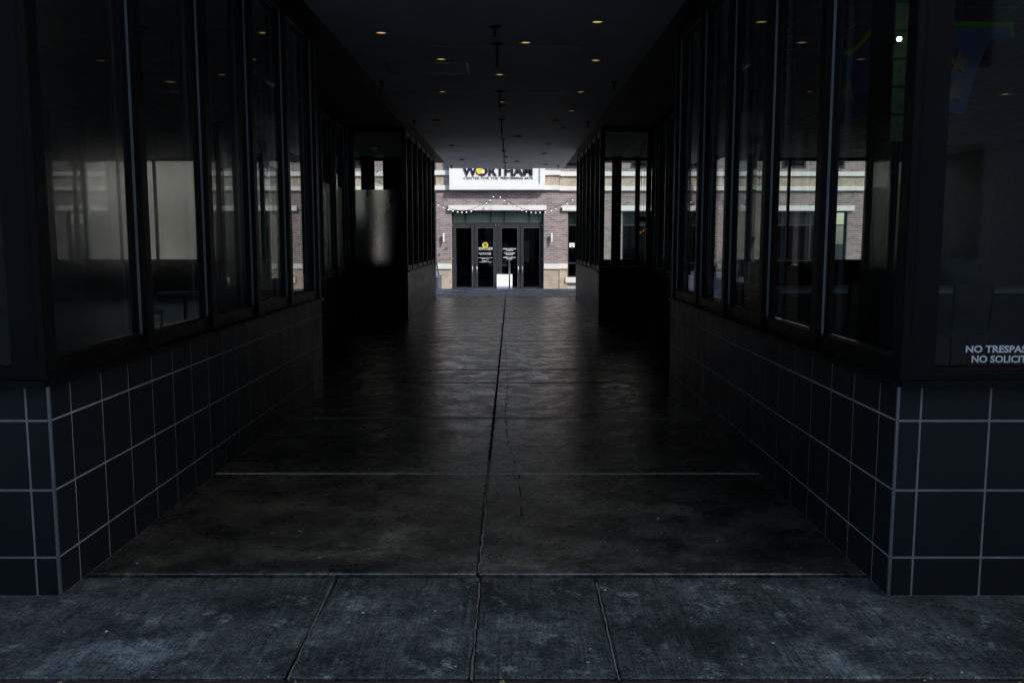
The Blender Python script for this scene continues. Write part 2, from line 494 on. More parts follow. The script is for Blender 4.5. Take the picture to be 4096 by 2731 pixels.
# iron drain grate along the kerb
gr = thing('drain_grate', 'rusty iron drain grate of long bars along the sidewalk edge', 'drain grate', (0, 2.6, -.1))
for i in range(9):
    y = 3.058 - i * .042
    box('bar', -6, 6, y - .012, y + .012, -.05, -.008, M_rust, gr)
box('tray', -6, 6, 2.62, 3.076, -.30, -.06, M_crack, gr)
rnd = random.Random(5)
mb = MB()
def chip(mb, x, y, z, s, rnd):
    a = rnd.uniform(0, 6.3); q = Vector((math.cos(a), math.sin(a), 0)) * s; r = Vector((-math.sin(a), math.cos(a), rnd.uniform(-.2, .2))) * s * rnd.uniform(.4, .8)
    mb.obox((x, y, z), q, r, (0, 0, s * .25))
for i in range(170): chip(mb, rnd.uniform(-4, 4), rnd.uniform(2.7, 3.07), -.004, rnd.uniform(.004, .010), rnd)
tag(mb.build('leaf_litter', M_dryleaf), 'yellow bits of dry leaf caught in the drain grate', 'leaf litter', kind='stuff')
mb = MB()
for i in range(75):
    y = 3.1 + 9 * rnd.random() ** 1.6
    chip(mb, rnd.uniform(-1.9, 1.6) * (1 if y > 3.83 else 1.4), y, .0025, rnd.uniform(.003, .007), rnd)
tag(mb.build('grit', M_low), 'pale grit and crumbs scattered over the passage floor', 'grit', kind='stuff')

# ------------------------------------------------------------------ roof and passage ceiling
CZ = 3.92
ceil = MB().box(XL, XR, 3.5, 29.45, CZ, 4.097).build('ceiling', M_ceil); tag(ceil, kind='structure')
for py in (187, 371, 548):
    y = on_z(2048, py, CZ).y
    box('ceiling_joint', XL + .02, XR - .02, y - .006, y + .006, CZ - .002, CZ + .01, M_ring, ceil)
def hatch(xa, xb, ya, yb, lab):
    t = thing('access_hatch', lab, 'hatch', ((xa + xb) / 2, (ya + yb) / 2, CZ))
    w = .03
    box('frame', xa, xb, ya, ya + w, CZ - .006, CZ - .0005, M_ring, t); box('frame', xa, xb, yb - w, yb, CZ - .006, CZ - .0005, M_ring, t)
    box('frame', xa, xa + w, ya + w, yb - w, CZ - .006, CZ - .0005, M_ring, t); box('frame', xb - w, xb, ya + w, yb - w, CZ - .006, CZ - .0005, M_ring, t)
    box('door_panel', xa + w + .006, xb - w - .006, ya + w + .006, yb - w - .006, CZ - .004, CZ - .0005, M_ceil, t)
def Z8(x, y, z=CZ): return on_z(1200 + .6803 * x, .6803 * y, z)
A, B = Z8(488, 368), Z8(855, 432)
hatch(A.x, A.x + 1.12, A.y, B.y, 'large flush access hatch in the passage ceiling')
A = Z8(1190, 984)
hatch(A.x, A.x + .95, A.y, A.y + .8, 'small flush access hatch by the far edge of the ceiling')
roof = thing('roof_slab', 'flat dark roof slab spanning the passage and both storefronts', 'roof', (0, 12, 4.1))
MB().box(-13, 13, 3.5, 23.7, 4.10, 4.28).build('roof_deck', M_soffit, roof)
MB().box(-2.95, 6.2, 23.701, 29.5, 4.10, 4.28).build('roof_deck', M_soffit, roof)
up = thing('upper_storey', 'grey rendered upper storey standing above the passage entrance', 'building', (0, 12, 4.28))
MB().box(-13, 13, 3.9, 14, 4.281, 8.6).build('wall', M_farwall, up)
for i in range(9):
    x = -10.4 + i * 2.6
    f = MB().box(x - .7, x + .7, 3.86, 3.898, 5.2, 7.4).build('window', M_bronze, up)
    MB().box(x - .62, x + .62, 3.845, 3.858, 5.28, 7.32).build('pane', M_dglass, f)

# ------------------------------------------------------------------ storefront buildings
ZS, ZC, ZR, ZH0, ZH = .955, .985, 1.075, 3.64, 3.72
ROWS = [(.003, .175), (.185, .485), (.495, .800), (.810, .952)]
def run(bld, axis, fixed, out, a, b, mull, tiles=None, panes=None, post_a=.07, post_b=.07, strips=False, tile_to=None, film=None, w=.08, ZR=1.075):
    dz = .0012 if axis == 'x' else 0
    def rb(name, u0, u1, d0, d1, z0, z1, m, parent, bevel=0):
        c0, c1 = sorted((fixed - out * d0, fixed - out * d1))
        if axis == 'y': return box(name, c0, c1, u0, u1, z0, z1, m, parent, bevel)
        return box(name, u0, u1, c0, c1, z0, z1, m, parent, bevel)
    base = rb('base_wall', a, b, .0018, .20, 0, ZS, M_grout if tiles is not None else M_panel, bld)
    if tiles is not None:
        start, pitch, direction = tiles
        cuts = [a]; u = start
        while u < b - .02:
            if u > a + .02: cuts.append(u)
            u += pitch
        cuts.append(b)
        for u0, u1 in zip(cuts, cuts[1:]):
            if tile_to and not (tile_to[0] <= (u0 + u1) / 2 <= tile_to[1]): continue
            for z0, z1 in ROWS:
                rb('tile', u0 + .005, u1 - .005, 0, .006, z0, z1, M_tile, base)
    rb('sill', a, b, -.03, .21, ZS + .001, ZC - dz / 2, M_frame, bld)
    rb('header', a, b, .0 + dz, .20, ZH + dz, 4.098, M_panel, bld)
    edges = [(a, a + post_a)] + [(m, m + w) for m in mull] + [(b - post_b, b)]
    for i, (u0, u1) in enumerate(edges):
        if u1 - u0 < .005: continue
        mu = rb('mullion', u0, u1, 0.001, .098, ZC + .0005, ZH, M_frame, bld)
        if strips and axis == 'y':
            rb('trim_strip', u0 - .005, u0 - .0005, .036, .05, ZR, ZH0, M_alu, mu)
            rb('trim_strip', u0 - .003, u0 - .0005, .006, .010, ZR, ZH0, M_post, mu)
    for i, ((u0, u1), (v0, v1)) in enumerate(zip(edges, edges[1:])):
        rb('bottom_rail', u1 + .0005, v0 - .0005, .02, .0975, ZC + .0008, ZR, M_frame, bld)
        rb('head_rail', u1 + .0005, v0 - .0005, .02, .0975, ZH0, ZH - .0005, M_frame, bld)
        if strips: rb('trim_strip', u1 + .01, v0 - .01, .034, .048, ZH0 - .012, ZH0 - .001, M_alu, bld)
        m = panes[i] if panes and i < len(panes) and panes[i] else M_glass
        pa = rb('pane', u1 + .0005, v0 - .0005, .084, .092, ZR + .0005, ZH0 - .0005, m, bld)
        if film and i in film:
            rb('frosted_film', u1 + .004, v0 - .004, .0935, .0955, ZR + .004, film[i], M_film if film[i] < 3 else M_milk, pa)
    return base
side_m = [4.93 + 1.078 * k for k in range(4)]
rec_m = [Y1 + .8 + 1.09 * k for k in range(7)]
far_m = [18.28 + 1.06 * k for k in range(5)]
def storefront(name, s, XP, XS, label, cat):
    """s = -1 left of the passage, +1 right of it; XP passage wall, XS set-back wall"""
    b = thing(name, label, cat, (s * 7.0, 12, 0))
    out = -s
    L = s < 0
    fog = [M_glass_fog, M_glass_dirty, M_glass_dirty, None, None] if L else [None] * 5
    base = run(b, 'y', XP, out, Y0 + .006, Y1, side_m, (Y0 + .19, .307, 1), fog, .07, .09, True)
    # street front
    xe = s * 11.3
    a, c = sorted((XP + s * .006, xe))
    fm = [XP + s * (.15 + 1.5 * k) for k in range(1, 6)]
    fm = sorted(x - .04 for x in fm)
    first = XP + s * .105
    st_ = first if not L else first - math.ceil((first - a) / .305) * .305
    fb = run(b, 'x', Y0, -1, a, c, fm, (st_, .305, s), None, .15 if not L else .07, .15 if L else .07, False,
             (XP, XP + 2.6) if not L else (XP - 2.6, XP), ZR=1.032)
    box('corner_trim', *sorted((XP - s * .004, XP + s * .008)), Y0 - .004, Y0 + .008, .003, ZS, M_alu, fb)
    # recess
    a, c = sorted((XS, XP))
    run(b, 'x', Y1 + .001, 1, *( (a, c - .2) if L else (a + .2, c) ), [], None, None, .06, .06)
    run(b, 'y', XS, out, Y1 + .002, Y2, rec_m, None, None, .06, .10, True, None, {i: 2.56 for i in range(8)} if L else None)
    run(b, 'x', Y2 + .001, -1, *( (a + .001, c - .006) if L else (a + .006, c - .001) ), [], None, None, .05, .09, False, None, {0: 2.56} if L else None)
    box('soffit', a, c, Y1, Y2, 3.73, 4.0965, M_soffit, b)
    # far part
    run(b, 'y', XP, out, Y2 + .012, Y3, far_m, (Y2 + .22, .307, 1), None, .10, .08, True)
    gm = [3.35, 4.4, 5.4, 6.4, 7.3, 8.3, 9.4, 10.35]
    gm = sorted(s * x - .04 for x in gm)
    a, c = sorted((XP, xe))
    film = {i: 3.6 for i in range(6)} if L else None
    run(b, 'x', Y3 + .001, 1, *( (a, c - .2) if L else (a + .2, c) ), gm, None, None, .06, .06, False, None, film, .06)
    # solid outer side wall, floor, ceiling
    a, c = sorted((xe, xe + s * .2))
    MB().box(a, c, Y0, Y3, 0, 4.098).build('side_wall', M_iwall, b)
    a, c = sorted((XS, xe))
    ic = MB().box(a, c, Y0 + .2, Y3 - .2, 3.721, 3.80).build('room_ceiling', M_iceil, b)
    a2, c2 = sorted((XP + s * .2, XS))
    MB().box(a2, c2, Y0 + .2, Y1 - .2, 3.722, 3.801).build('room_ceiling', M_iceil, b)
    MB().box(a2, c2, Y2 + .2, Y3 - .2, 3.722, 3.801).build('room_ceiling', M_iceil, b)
    gmb = MB(); x = a + .1
    while x < c:
        gmb.box(x - .012, x + .012, Y0 + .25, Y3 - .25, 3.716, 3.7205); x += .61
    y = Y0 + .3
    while y < Y3 - .3:
        gmb.box(a + .02, c - .02, y - .012, y + .012, 3.7165, 3.7203); y += .61
    tag(gmb.build('ceiling_grid', M_grid, b), kind='stuff')
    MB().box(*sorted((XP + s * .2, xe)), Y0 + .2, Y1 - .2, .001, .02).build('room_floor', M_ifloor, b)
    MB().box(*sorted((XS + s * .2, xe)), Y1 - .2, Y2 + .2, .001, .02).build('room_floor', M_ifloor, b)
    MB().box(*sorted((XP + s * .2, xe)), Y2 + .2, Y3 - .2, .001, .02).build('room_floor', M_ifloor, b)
    return b
LB = storefront('storefront', -1, XL, SL, 'black-framed storefront with fogged windows and frosted film on its recessed pane', 'storefront')
RB = storefront('storefront', 1, XR, SR, 'black-framed storefront with white no trespassing lettering on its street window', 'storefront')
for x0, x1 in ((-5.3, -4.02), (-3.86, -3.52), (-3.27, -2.30)):
    box('partition', x0, x1, 22.85, 22.95, .021, 3.70, M_panel, LB)
for x0, x1, z0, z1 in ((2.56, 2.80, .021, 3.70), (3.16, 3.24, .021, 3.70), (3.62, 3.70, .021, 3.70), (3.25, 3.61, 2.05, 2.18), (3.71, 5.4, .021, 3.70)):
    box('partition', x0, x1, 22.85, 22.95, z0, z1, M_panel, RB)
# white lettering on the street window
for s_, x0, x1, y0, y1 in (('NO TRESPASSING', 3861, 4200, 1381, 1410), ('NO SOLICITING', 3884, 4176, 1421, 1450)):
    A = on_y(x0, y1, Y0 + .085); B = on_y(x1, y0, Y0 + .085)
    text_mb(s_, (A.x, B.x, A.z, B.z), Y0 + .082, .001, .028).build('lettering', M_wletter, RB)

# ------------------------------------------------------------------ theatre across the plaza
TH = thing('theatre_building', 'brown brick theatre with pale stone bands and glass entrance doors', 'building', (0, FY, PLZ))
WY = FY + .47                                      # wings stand back
BX0, BX1 = fz(130, 700, FY).x, fz(1553, 700, FY).x
DX0, DX1 = fz(305, 700, FY).x, fz(1380, 700, FY).x
ZT = fz(0, 590, FY).z                              # top of door opening
ZB1, ZB0 = fz(0, 298, FY).z, fz(0, 352, FY).z      # lower white band
ZB3, ZB2 = fz(0, 126, FY).z, fz(0, 178, FY).z      # upper white band
ZP1, ZP0 = fz(0, 1205, FY).z, fz(0, 1265, FY).z    # plinth cap
TOPZ = 7.4
wall_bay = MB()
wall_bay.box(BX0, DX0, FY + .004, FY + .5, PLZ, TOPZ).box(DX1, BX1, FY + .004, FY + .5, PLZ, TOPZ).box(DX0, DX1, FY + .004, FY + .5, ZT, TOPZ)
wb = wall_bay.build('wall', M_mortar, TH)
# windows of the wings: x0, x1
WIN = [(-18.4, -15.6), (-12.2, -9.4), (-6.55, -5.42), (-3.77, -3.22), (2.16, 2.75), (4.28, 7.3), (10.2, 13.0), (15.0, 18.0)]
WZ0, WZ1 = fz(0, 1362, WY).z, fz(0, 598, WY).z
def wing(x0, x1):
    mb = MB(); u = x0
    for a, b in [w_ for w_ in WIN if x0 < w_[0] < x1]:
        mb.box(u, a, WY + .004, WY + .4, PLZ, TOPZ); mb.box(a, b, WY + .004, WY + .4, PLZ, WZ0); mb.box(a, b, WY + .004, WY + .4, WZ1, TOPZ); u = b
    mb.box(u, x1, WY + .004, WY + .4, PLZ, TOPZ)
    return mb.build('wall', M_mortar, TH)
wl = wing(-22, BX0); wr = wing(BX1, 22)
CH, CL = .0725, .257
def bricks(x0, x1, z0, z1, openings):
    out = []; r = int(math.floor((z0 + .36) / CH))
    while True:
        za = -.36 + r * CH; zb = za + CH
        if za >= z1 - .01: break
        a0, b0 = max(za, z0), min(zb, z1)
        if b0 - a0 > .02:
            u = x0 - ((x0 + (r % 2) * CL / 2) % CL)
            while u < x1:
                segs = [(max(u, x0), min(u + CL, x1))]
                for (ox0, ox1, oz0, oz1) in openings:
                    if oz0 < (a0 + b0) / 2 < oz1:
                        ns = []
                        for (p_, q_) in segs:
                            if q_ <= ox0 or p_ >= ox1: ns.append((p_, q_)); continue
                            if p_ < ox0: ns.append((p_, ox0))
                            if q_ > ox1: ns.append((ox1, q_))
                        segs = ns
                for p_, q_ in segs:
                    if q_ - p_ > .025: out.append((p_ + .006, q_ - .006, a0 + .006, b0 - .006))
                u += CL
        r += 1
    return out
BAYB = bricks(BX0, BX1, ZP1, ZB0, [(DX0, DX1, PLZ, ZT)]) 
def near_door(q):
    return min(abs((q[0] + q[1]) / 2 - DX0), abs((q[0] + q[1]) / 2 - DX1)) + abs((q[2] + q[3]) / 2 - 1.7) * .35
BAYB.sort(key=near_door)
for q in BAYB[:290]: box('brick', q[0], q[1], FY, FY + .014, q[2], q[3], M_brick, wb)
mb = MB()
for q in BAYB[290:]: mb.box(q[0], q[1], FY, FY + .014, q[2], q[3])
for q in bricks(BX0, BX1, ZB3, TOPZ, []): mb.box(q[0], q[1], FY, FY + .014, q[2], q[3])
tag(mb.build('brick_courses', M_brick, wb), kind='stuff')
mb = MB()                                          # return of the bay
for r in range(0, 106):
    z0 = -.36 + r * CH
    if ZP1 < z0 < TOPZ - .1:
        for i in range(2):
            yy = FY + .02 + i * .23 + (r % 2) * .0
            mb.box(BX0 - .002, BX0 + .012, yy, yy + .215, z0 + .005, z0 + CH - .005)
            mb.box(BX1 - .012, BX1 + .002, yy, yy + .215, z0 + .005, z0 + CH - .005)
tag(mb.build('brick_courses', M_brick, wb), kind='stuff')
WB1, WB0 = fz(0, 309, WY).z, fz(0, 359, WY).z; WB3, WB2 = fz(0, 139, WY).z, fz(0, 190, WY).z
WP1, WP0 = fz(0, 1205, WY).z, fz(0, 1262, WY).z
for (x0, x1, o_) in ((-22, BX0, wl), (BX1, 22, wr)):
    mb = MB(); op = [(a, b, WZ0, WZ1) for a, b in WIN]
    for q in bricks(x0, x1, WP1, WB0, op) + bricks(x0, x1, WB3, TOPZ, []): mb.box(q[0], q[1], WY, WY + .014, q[2], q[3])
    tag(mb.build('brick_courses', M_brick, o_), kind='stuff')
# bands, stone panels, plinth
def bands(x0, x1, y, z, seg, oh0=.06, oh1=.06):
    (b0, b1, b2, b3, p0, p1) = z
    n = max(1, round((x1 - x0) / seg)); w_ = (x1 - x0) / n
    for i in range(n):
        a, b = x0 + i * w_ + .002, x0 + (i + 1) * w_ - .002
        if i == 0: a = x0 - oh0
        if i == n - 1: b = x1 + oh1
        box('stone_band', a, b, y - .09, y + .3, b0, b1, M_white, TH, .006)
        box('stone_band', a, b, y - .09, y + .3, b2, b3, M_white, TH, .006)
    for i in range(n):
        a, b = x0 + i * w_ + .004, x0 + (i + 1) * w_ - .004
        box('stone_panel', a, b, y - .02, y + .2, b1 + .001, b2 - .001, M_stone, TH)
bands(BX0, BX1, FY, (ZB0, ZB1, ZB2, ZB3, ZP0, ZP1), 2.6)
bands(BX1 + .062, 22, WY, (WB0, WB1, WB2, WB3, WP0, WP1), 2.0, 0, 0)
bands(-22, BX0 - .062, WY, (WB0, WB1, WB2, WB3, WP0, WP1), 2.0, 0, 0)
def plinth(x0, x1, y, z0, z1, oh0=.0, oh1=.0):
    box('plinth_cap', x0 - oh0, x1 + oh1, y - .10, y + .2, z0, z1, M_white, TH, .006)
    box('plinth', x0, x1, y - .05, y + .2, PLZ, z0 - .001, M_stone, TH)
plinth(BX0, DX0 - .003, FY, ZP0, ZP1, .05, 0); plinth(DX1 + .003, BX1, FY, ZP0, ZP1, 0, .06)
edges = [-22] + [v for w_ in WIN if w_[0] < 0 for v in w_] + [BX0 - .005]
for a, b in zip(edges[::2], edges[1::2]): plinth(a, b - .002, WY, WP0, WP1)
edges = [BX1 + .062] + [v for w_ in WIN if w_[0] > 0 for v in w_] + [22]
for a, b in zip(edges[::2], edges[1::2]): plinth(a + .002, b, WY, WP0, WP1)
# door lintel
A, B = fz(270, 585, FY - .12), fz(1410, 527, FY - .12)
nl = 3
for i in range(nl):
    w_ = (B.x - A.x) / nl
    box('lintel', A.x + i * w_ + .001, A.x + (i + 1) * w_ - .001, FY - .12, FY + .1, A.z, B.z, M_white, TH, .006)
# wing windows
for i, (a, b) in enumerate(WIN):
    w_ = tag(MB().box(a, b, WY + .10, WY + .16, WZ1 - .05, WZ1).box(a, b, WY + .10, WY + .16, WZ0, WZ0 + .05)
        .box(a, a + .05, WY + .10, WY + .16, WZ0 + .05, WZ1 - .05).box(b - .05, b, WY + .10, WY + .16, WZ0 + .05, WZ1 - .05)
        .build('window', M_bronze, TH))
    n = max(1, round((b - a) / 1.4))
    zt, zm = fz(0, 755, WY).z, fz(0, 1197, WY).z
    for z in (zt, zm): box('rail', a + .05, b - .05, WY + .10, WY + .15, z - .025, z + .025, M_bronze, w_)
    for k in range(1, n):
        x = a + (b - a) * k / n
        for z0, z1 in ((WZ0 + .05, zm - .025), (zm + .025, zt - .025), (zt + .025, WZ1 - .05)):
            box('mullion', x - .025, x + .025, WY + .101, WY + .15, z0, z1, M_bronze, w_)
    for k in range(n):
        xa, xb = a + (b - a) * k / n + .026 + (.024 if k == 0 else 0), a + (b - a) * (k + 1) / n - .026 - (.024 if k == n - 1 else 0)
        for z0, z1, m in ((WZ0 + .05, zm - .025, M_dglass), (zm + .025, zt - .025, M_dglass), (zt + .025, WZ1 - .05, M_tglass)):
            box('pane', xa, xb, WY + .125, WY + .133, z0, z1, m, w_)
    box('lintel', a - .22, b + .22, WY - .10, WY + .1, WZ1 + .02, WZ1 + .02 + .195, M_white, TH, .006)
    box('window_sill', a - .08, b + .08, WY - .10, WY + .12, WZ0 - .21, WZ0 - .002, M_white, TH, .006)
    box('room_back', a - .3, b + .3, WY + 2.4, WY + 2.5, PLZ, WZ1 + .3, M_iwall, TH)
# upper windows above the bands
for a, b in WIN:
    c = (a + b) / 2
    for x in ((c,) if b - a < 2 else (c - .75, c + .75)):
        f = box('window', x - .45, x + .45, WY - .03, WY - .016, WB3 + .16, WB3 + 1.6, M_bronze, TH)
        box('pane', x - .38, x + .38, WY - .045, WY - .032, WB3 + .23, WB3 + 1.53, M_dglass, f)
# lobby behind the doors
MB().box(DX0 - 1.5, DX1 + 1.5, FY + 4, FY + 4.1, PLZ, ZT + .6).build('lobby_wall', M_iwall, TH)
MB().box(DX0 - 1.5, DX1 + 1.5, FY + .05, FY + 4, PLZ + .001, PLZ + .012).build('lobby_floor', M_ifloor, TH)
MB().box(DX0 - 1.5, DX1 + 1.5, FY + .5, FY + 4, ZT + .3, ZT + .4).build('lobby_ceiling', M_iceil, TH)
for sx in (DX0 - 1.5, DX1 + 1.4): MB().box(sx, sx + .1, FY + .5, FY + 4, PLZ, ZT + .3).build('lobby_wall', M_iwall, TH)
# transom and doors
DY = FY + .16
zt0, zt1 = fz(0, 740, DY).z, ZT
tr = MB().box(DX0, DX1, DY, DY + .08, zt0, zt0 + .05).box(DX0, DX1, DY, DY + .08, zt1 - .03, zt1).build('transom', M_bronze, TH)
tm = [fz(v, 0, DY).x for v in (311, 466, 763, 919, 1215, 1372)]
for x in tm: box('mullion', x - .022, x + .022, DY, DY + .08, zt0 + .051, zt1 - .031, M_bronze, tr)
for a, b in zip(tm, tm[1:]): box('pane', a + .023, b - .023, DY + .035, DY + .045, zt0 + .051, zt1 - .031, M_tglass, tr)
jam = MB().box(DX0, fz(316, 0, DY).x, DY, DY + .1, PLZ, zt0 - .001).box(fz(1366, 0, DY).x, DX1, DY, DY + .1, PLZ, zt0 - .001).build('door_frame', M_bronze, TH)
cm = box('door_post', fz(838, 0, DY).x, fz(852, 0, DY).x, DY, DY + .09, PLZ, zt0 - .001, M_bronze, TH)
LEAF = [(317, 570, 350, 540, 545), (576, 836, 605, 797, 597), (854, 1105, 887, 1077, 1085), (1112, 1365, 1140, 1335, 1133)]
GZ1, GZ0 = fz(0, 787, DY).z, fz(0, 1481, DY).z
doors = []
M_backing = plain('green_backing', (.50, .56, .44), .8, var=.1)
box('backing_panel', DX0 + .05, DX1 - .05, DY + .085, DY + .095, zt0 + .04, zt1 - .02, M_backing, tr)  # pale green panel added to brighten the dark transom glass
for i, (a, b, ga, gb, hx) in enumerate(LEAF):
    xa, xb, xc, xd = fz(a, 0, DY).x, fz(b, 0, DY).x, fz(ga, 0, DY).x, fz(gb, 0, DY).x
    d = MB().box(xa, xc, DY + .01, DY + .055, PLZ + .012, zt0 - .012).box(xd, xb, DY + .01, DY + .055, PLZ + .012, zt0 - .012) \
        .box(xc, xd, DY + .01, DY + .055, GZ1, zt0 - .012).box(xc, xd, DY + .01, DY + .055, PLZ + .012, GZ0).build('door', M_bronze, TH)
    mb = MB(); gw = .010
    mb.box(xc, xc + gw, DY + .002, DY + .0095, GZ0, GZ1).box(xd - gw, xd, DY + .002, DY + .0095, GZ0, GZ1).box(xc + gw, xd - gw, DY + .002, DY + .0095, GZ1 - gw, GZ1).box(xc + gw, xd - gw, DY + .002, DY + .0095, GZ0, GZ0 + gw)
    mb.build('glazing_bead', M_alu, d)
    pn = box('pane', xc + .001, xd - .001, DY + .028, DY + .036, GZ0, GZ1, M_dglass, d)
    x = fz(hx, 0, DY - .06).x; z0, z1 = fz(0, 1318, DY - .06).z, fz(0, 1232, DY - .06).z
    mb = MB().tube([(x, DY - .06, z0), (x, DY - .06, z1)], .014, 10)
    for z in (z0 + .05, z1 - .05): mb.tube([(x, DY - .06, z), (x, DY + .012, z)], .009, 8)
    mb.build('handle', M_steel, d)
    px = {0: 321, 1: 819, 2: 857, 3: 1356}[i]
    for zy in (760, 1146):
        q = fz(px, zy, DY - .02)
        box('hinge', q.x - .018, q.x + .018, DY - .03, DY + .009, q.z - .04, q.z + .04, M_steel, d)
    doors.append((d, pn))
def lettering(pn, s_, x0, x1, y0, y1, m=None, bold=.012):
    A, B = fz(x0, y1, DY + .027), fz(x1, y0, DY + .027)
    text_mb(s_, (A.x, B.x, A.z, B.z), DY + .0265, .001, bold).build('lettering', m or M_wletter, pn)
P2, P3 = doors[1][1], doors[2][1]
c0 = fz(699, 987, DY)
mb = MB(); rr_ = .115
mb.poly([(c0.x + rr_ * math.cos(t), c0.z + rr_ * math.sin(t)) for t in [2 * math.pi * k / 28 for k in range(28)]], DY + .0245, DY + .0265)
mb.build('logo_disc', M_yellow, P2)
A, B = fz(676, 1008, DY), fz(724, 968, DY)
text_mb('W', (A.x, B.x, A.z, B.z), DY + .024, .001, .02).build('logo_letter', M_black, P2)
lettering(P2, 'WORTHAM', 620, 782, 1014, 1036, bold=.02)
lettering(P2, 'CENTER FOR THE PERFORMING ARTS', 620, 784, 1039, 1047)
lettering(P2, 'BOX OFFICE HOURS:', 628, 770, 1076, 1089, bold=.02)
lettering(P2, 'Tues - Fri: 10am-4pm', 636, 765, 1091, 1103)
lettering(P2, 'Re-opens one hour prior to curtain', 616, 784, 1130, 1141)
lettering(P2, '828-257-4530', 660, 740, 1142, 1152)
lettering(P2, 'Online sales', 660, 740, 1165, 1177)
lettering(P2, 'www.worthamarts.org', 630, 768, 1178, 1191)
for s_, x0, x1, y0, y1 in (('DIANA WORTHAM', 902, 1058, 1024, 1039), ('THEATRE', 938, 1022, 1042, 1056), ('TINA McGUIRE', 916, 1045, 1074, 1088), ('THEATRE', 938, 1022, 1091, 1105), ('HENRY LaBRUN', 911, 1050, 1124, 1138), ('STUDIO', 946, 1014, 1141, 1155)):
    lettering(P3, s_, x0, x1, y0, y1, bold=.018)

# sign over the entrance
SY = FY - .26
A, B = fz(283, 346, SY), fz(1396, 100, SY)
STOP = A.z + 1.62
sg = thing('theatre_sign', 'white sign board with black theatre name above the entrance doors', 'sign', ((A.x + B.x) / 2, SY, A.z))
SX0, SX1, SZ0 = A.x, B.x, A.z
I0, I1 = fz(335, 283, SY), fz(1334, 283, SY)
MB().box(SX0, SX1, SY, FY - .095, SZ0, I0.z).box(SX0, I0.x, SY, FY - .095, I0.z, STOP).box(I1.x, SX1, SY, FY - .095, I0.z, STOP).box(I0.x, I1.x, SY, FY - .095, STOP - .2, STOP).build('border', M_sign, sg)
MB().box(I0.x, I1.x, SY + .05, FY - .096, I0.z, STOP - .2).build('face_panel', M_sign, sg)
LY = SY + .049
A, B = fz(435, 186, LY), fz(1250, 68, LY)
text_mb('WORTHAM', (A.x, B.x, A.z, B.z), LY - .012, .02, .034).build('lettering', M_black, sg)
q = fz(632, 128, LY - .085); mb = MB()
mb.poly([(q.x + .112 * math.cos(t), q.z + .112 * math.sin(t)) for t in [2 * math.pi * k / 28 for k in range(28)]], LY - .045, LY - .013)
mb.build('logo_disc', M_yellow, sg)
A, B = fz(447, 227, LY), fz(850, 198, LY)
text_mb('CENTER FOR THE', (A.x, B.x, A.z, B.z), LY, .008, .008).build('lettering', M_black, sg)
A, B = fz(877, 227, LY), fz(1252, 198, LY)
text_mb('PERFORMING ARTS', (A.x, B.x, A.z, B.z), LY, .008, .022).build('lettering', M_black, sg)

# wall lamps
for zx, lab in ((215, 'slim white cylinder wall lamp on the brick by the sloping stair handrail'), (1469, 'slim white cylinder wall lamp on the brick between the doors and the side window')):
    A, B = fz(zx, 955, FY - .13), fz(zx, 850, FY - .13)
    wl_ = thing('wall_lamp', lab, 'wall lamp', (A.x, FY - .13, A.z))
    MB().tube([(A.x, FY - .13, A.z), (A.x, FY - .13, A.z + .02), (A.x, FY - .13, B.z - .02), (A.x, FY - .13, B.z)], [.034, .036, .036, .034], 16).build('shade', M_sign, wl_)
    zc = (A.z + B.z) / 2
    MB().box(A.x - .045, A.x + .045, FY - .10, FY - .001, zc - .06, zc + .06).build('bracket', M_steel, wl_)

# string lights
BUL_L = [(792, 423), (755, 463), (713, 497), (675, 527), (628, 548), (580, 571), (535, 590), (480, 600), (427, 602), (378, 598), (323, 588), (265, 572), (212, 548), (153, 520), (97, 485), (30, 440), (-50, 385), (-140, 330)]
BUL_R = [(873, 427), (921, 467), (971, 502), (1020, 527), (1070, 553), (1122, 577), (1174, 594), (1231, 604), (1284, 607), (1334, 604), (1395, 597), (1463, 584), (1518, 562), (1583, 537), (1647, 500), (1713, 458), (1770, 412), (1850, 350), (1940, 285)]
bulb_me = MB().sphere((0, 0, -.045), .033, 12, 8).mesh('bulb', M_bulb)
sock_me = MB().tube([(0, 0, -.012), (0, 0, .03)], [.017, .012], 8).mesh('socket', M_cable)
HOOK = (838, 371)
for pts, lab in ((BUL_L, 'string of white globe bulbs sagging past the lettered ticket-hours door side'), (BUL_R, 'string of white globe bulbs sagging towards the side window with the paper notice')):
    h = fz(*HOOK, SY + .02)
    s_ = thing('string_lights', lab, 'string lights', tuple(h), 'strings of globe lights over the entrance')
    P = [h]
    for i, (x, y) in enumerate(pts):
        yy = SY - .10 - 2.0 * min(1.0, (i + 1) / 15)
        P.append(fz(x, y - 16, yy))
    MB().tube(P, .006, 6).build('cable', M_cable, s_)
    for q in P[1:]:
        so_ = link('socket', sock_me, tuple(q - Vector((0, 0, .03))), s_)
        link('bulb', bulb_me, tuple(q - Vector((0, 0, .03))), s_)
    MB().tube([h, h + Vector((0, .2, 0))], .012, 8).build('hook', M_steel, s_)

# ------------------------------------------------------------------ building across the street, behind the viewer
OB = thing('street_building', 'tall pale building with window rows across the street from the passage', 'building', (5, -14, 0))
MB().box(-38, 48, -24, -11.2, -.3, 23.0).build('wall', M_oppwall, OB)
for k in range(5):
    for i in range(17):
        x = -34 + i * 4.8
        f = MB().box(x - .8, x + .8, -11.2, -11.12, 1.2 + k * 4, 3.6 + k * 4).build('window', M_bronze, OB) if False else box('window', x - .8, x + .8, -11.198, -11.12, 1.2 + k * 4, 3.6 + k * 4, M_bronze, OB)
        box('pane', x - .72, x + .72, -11.118, -11.10, 1.28 + k * 4, 3.52 + k * 4, M_dglass, f)

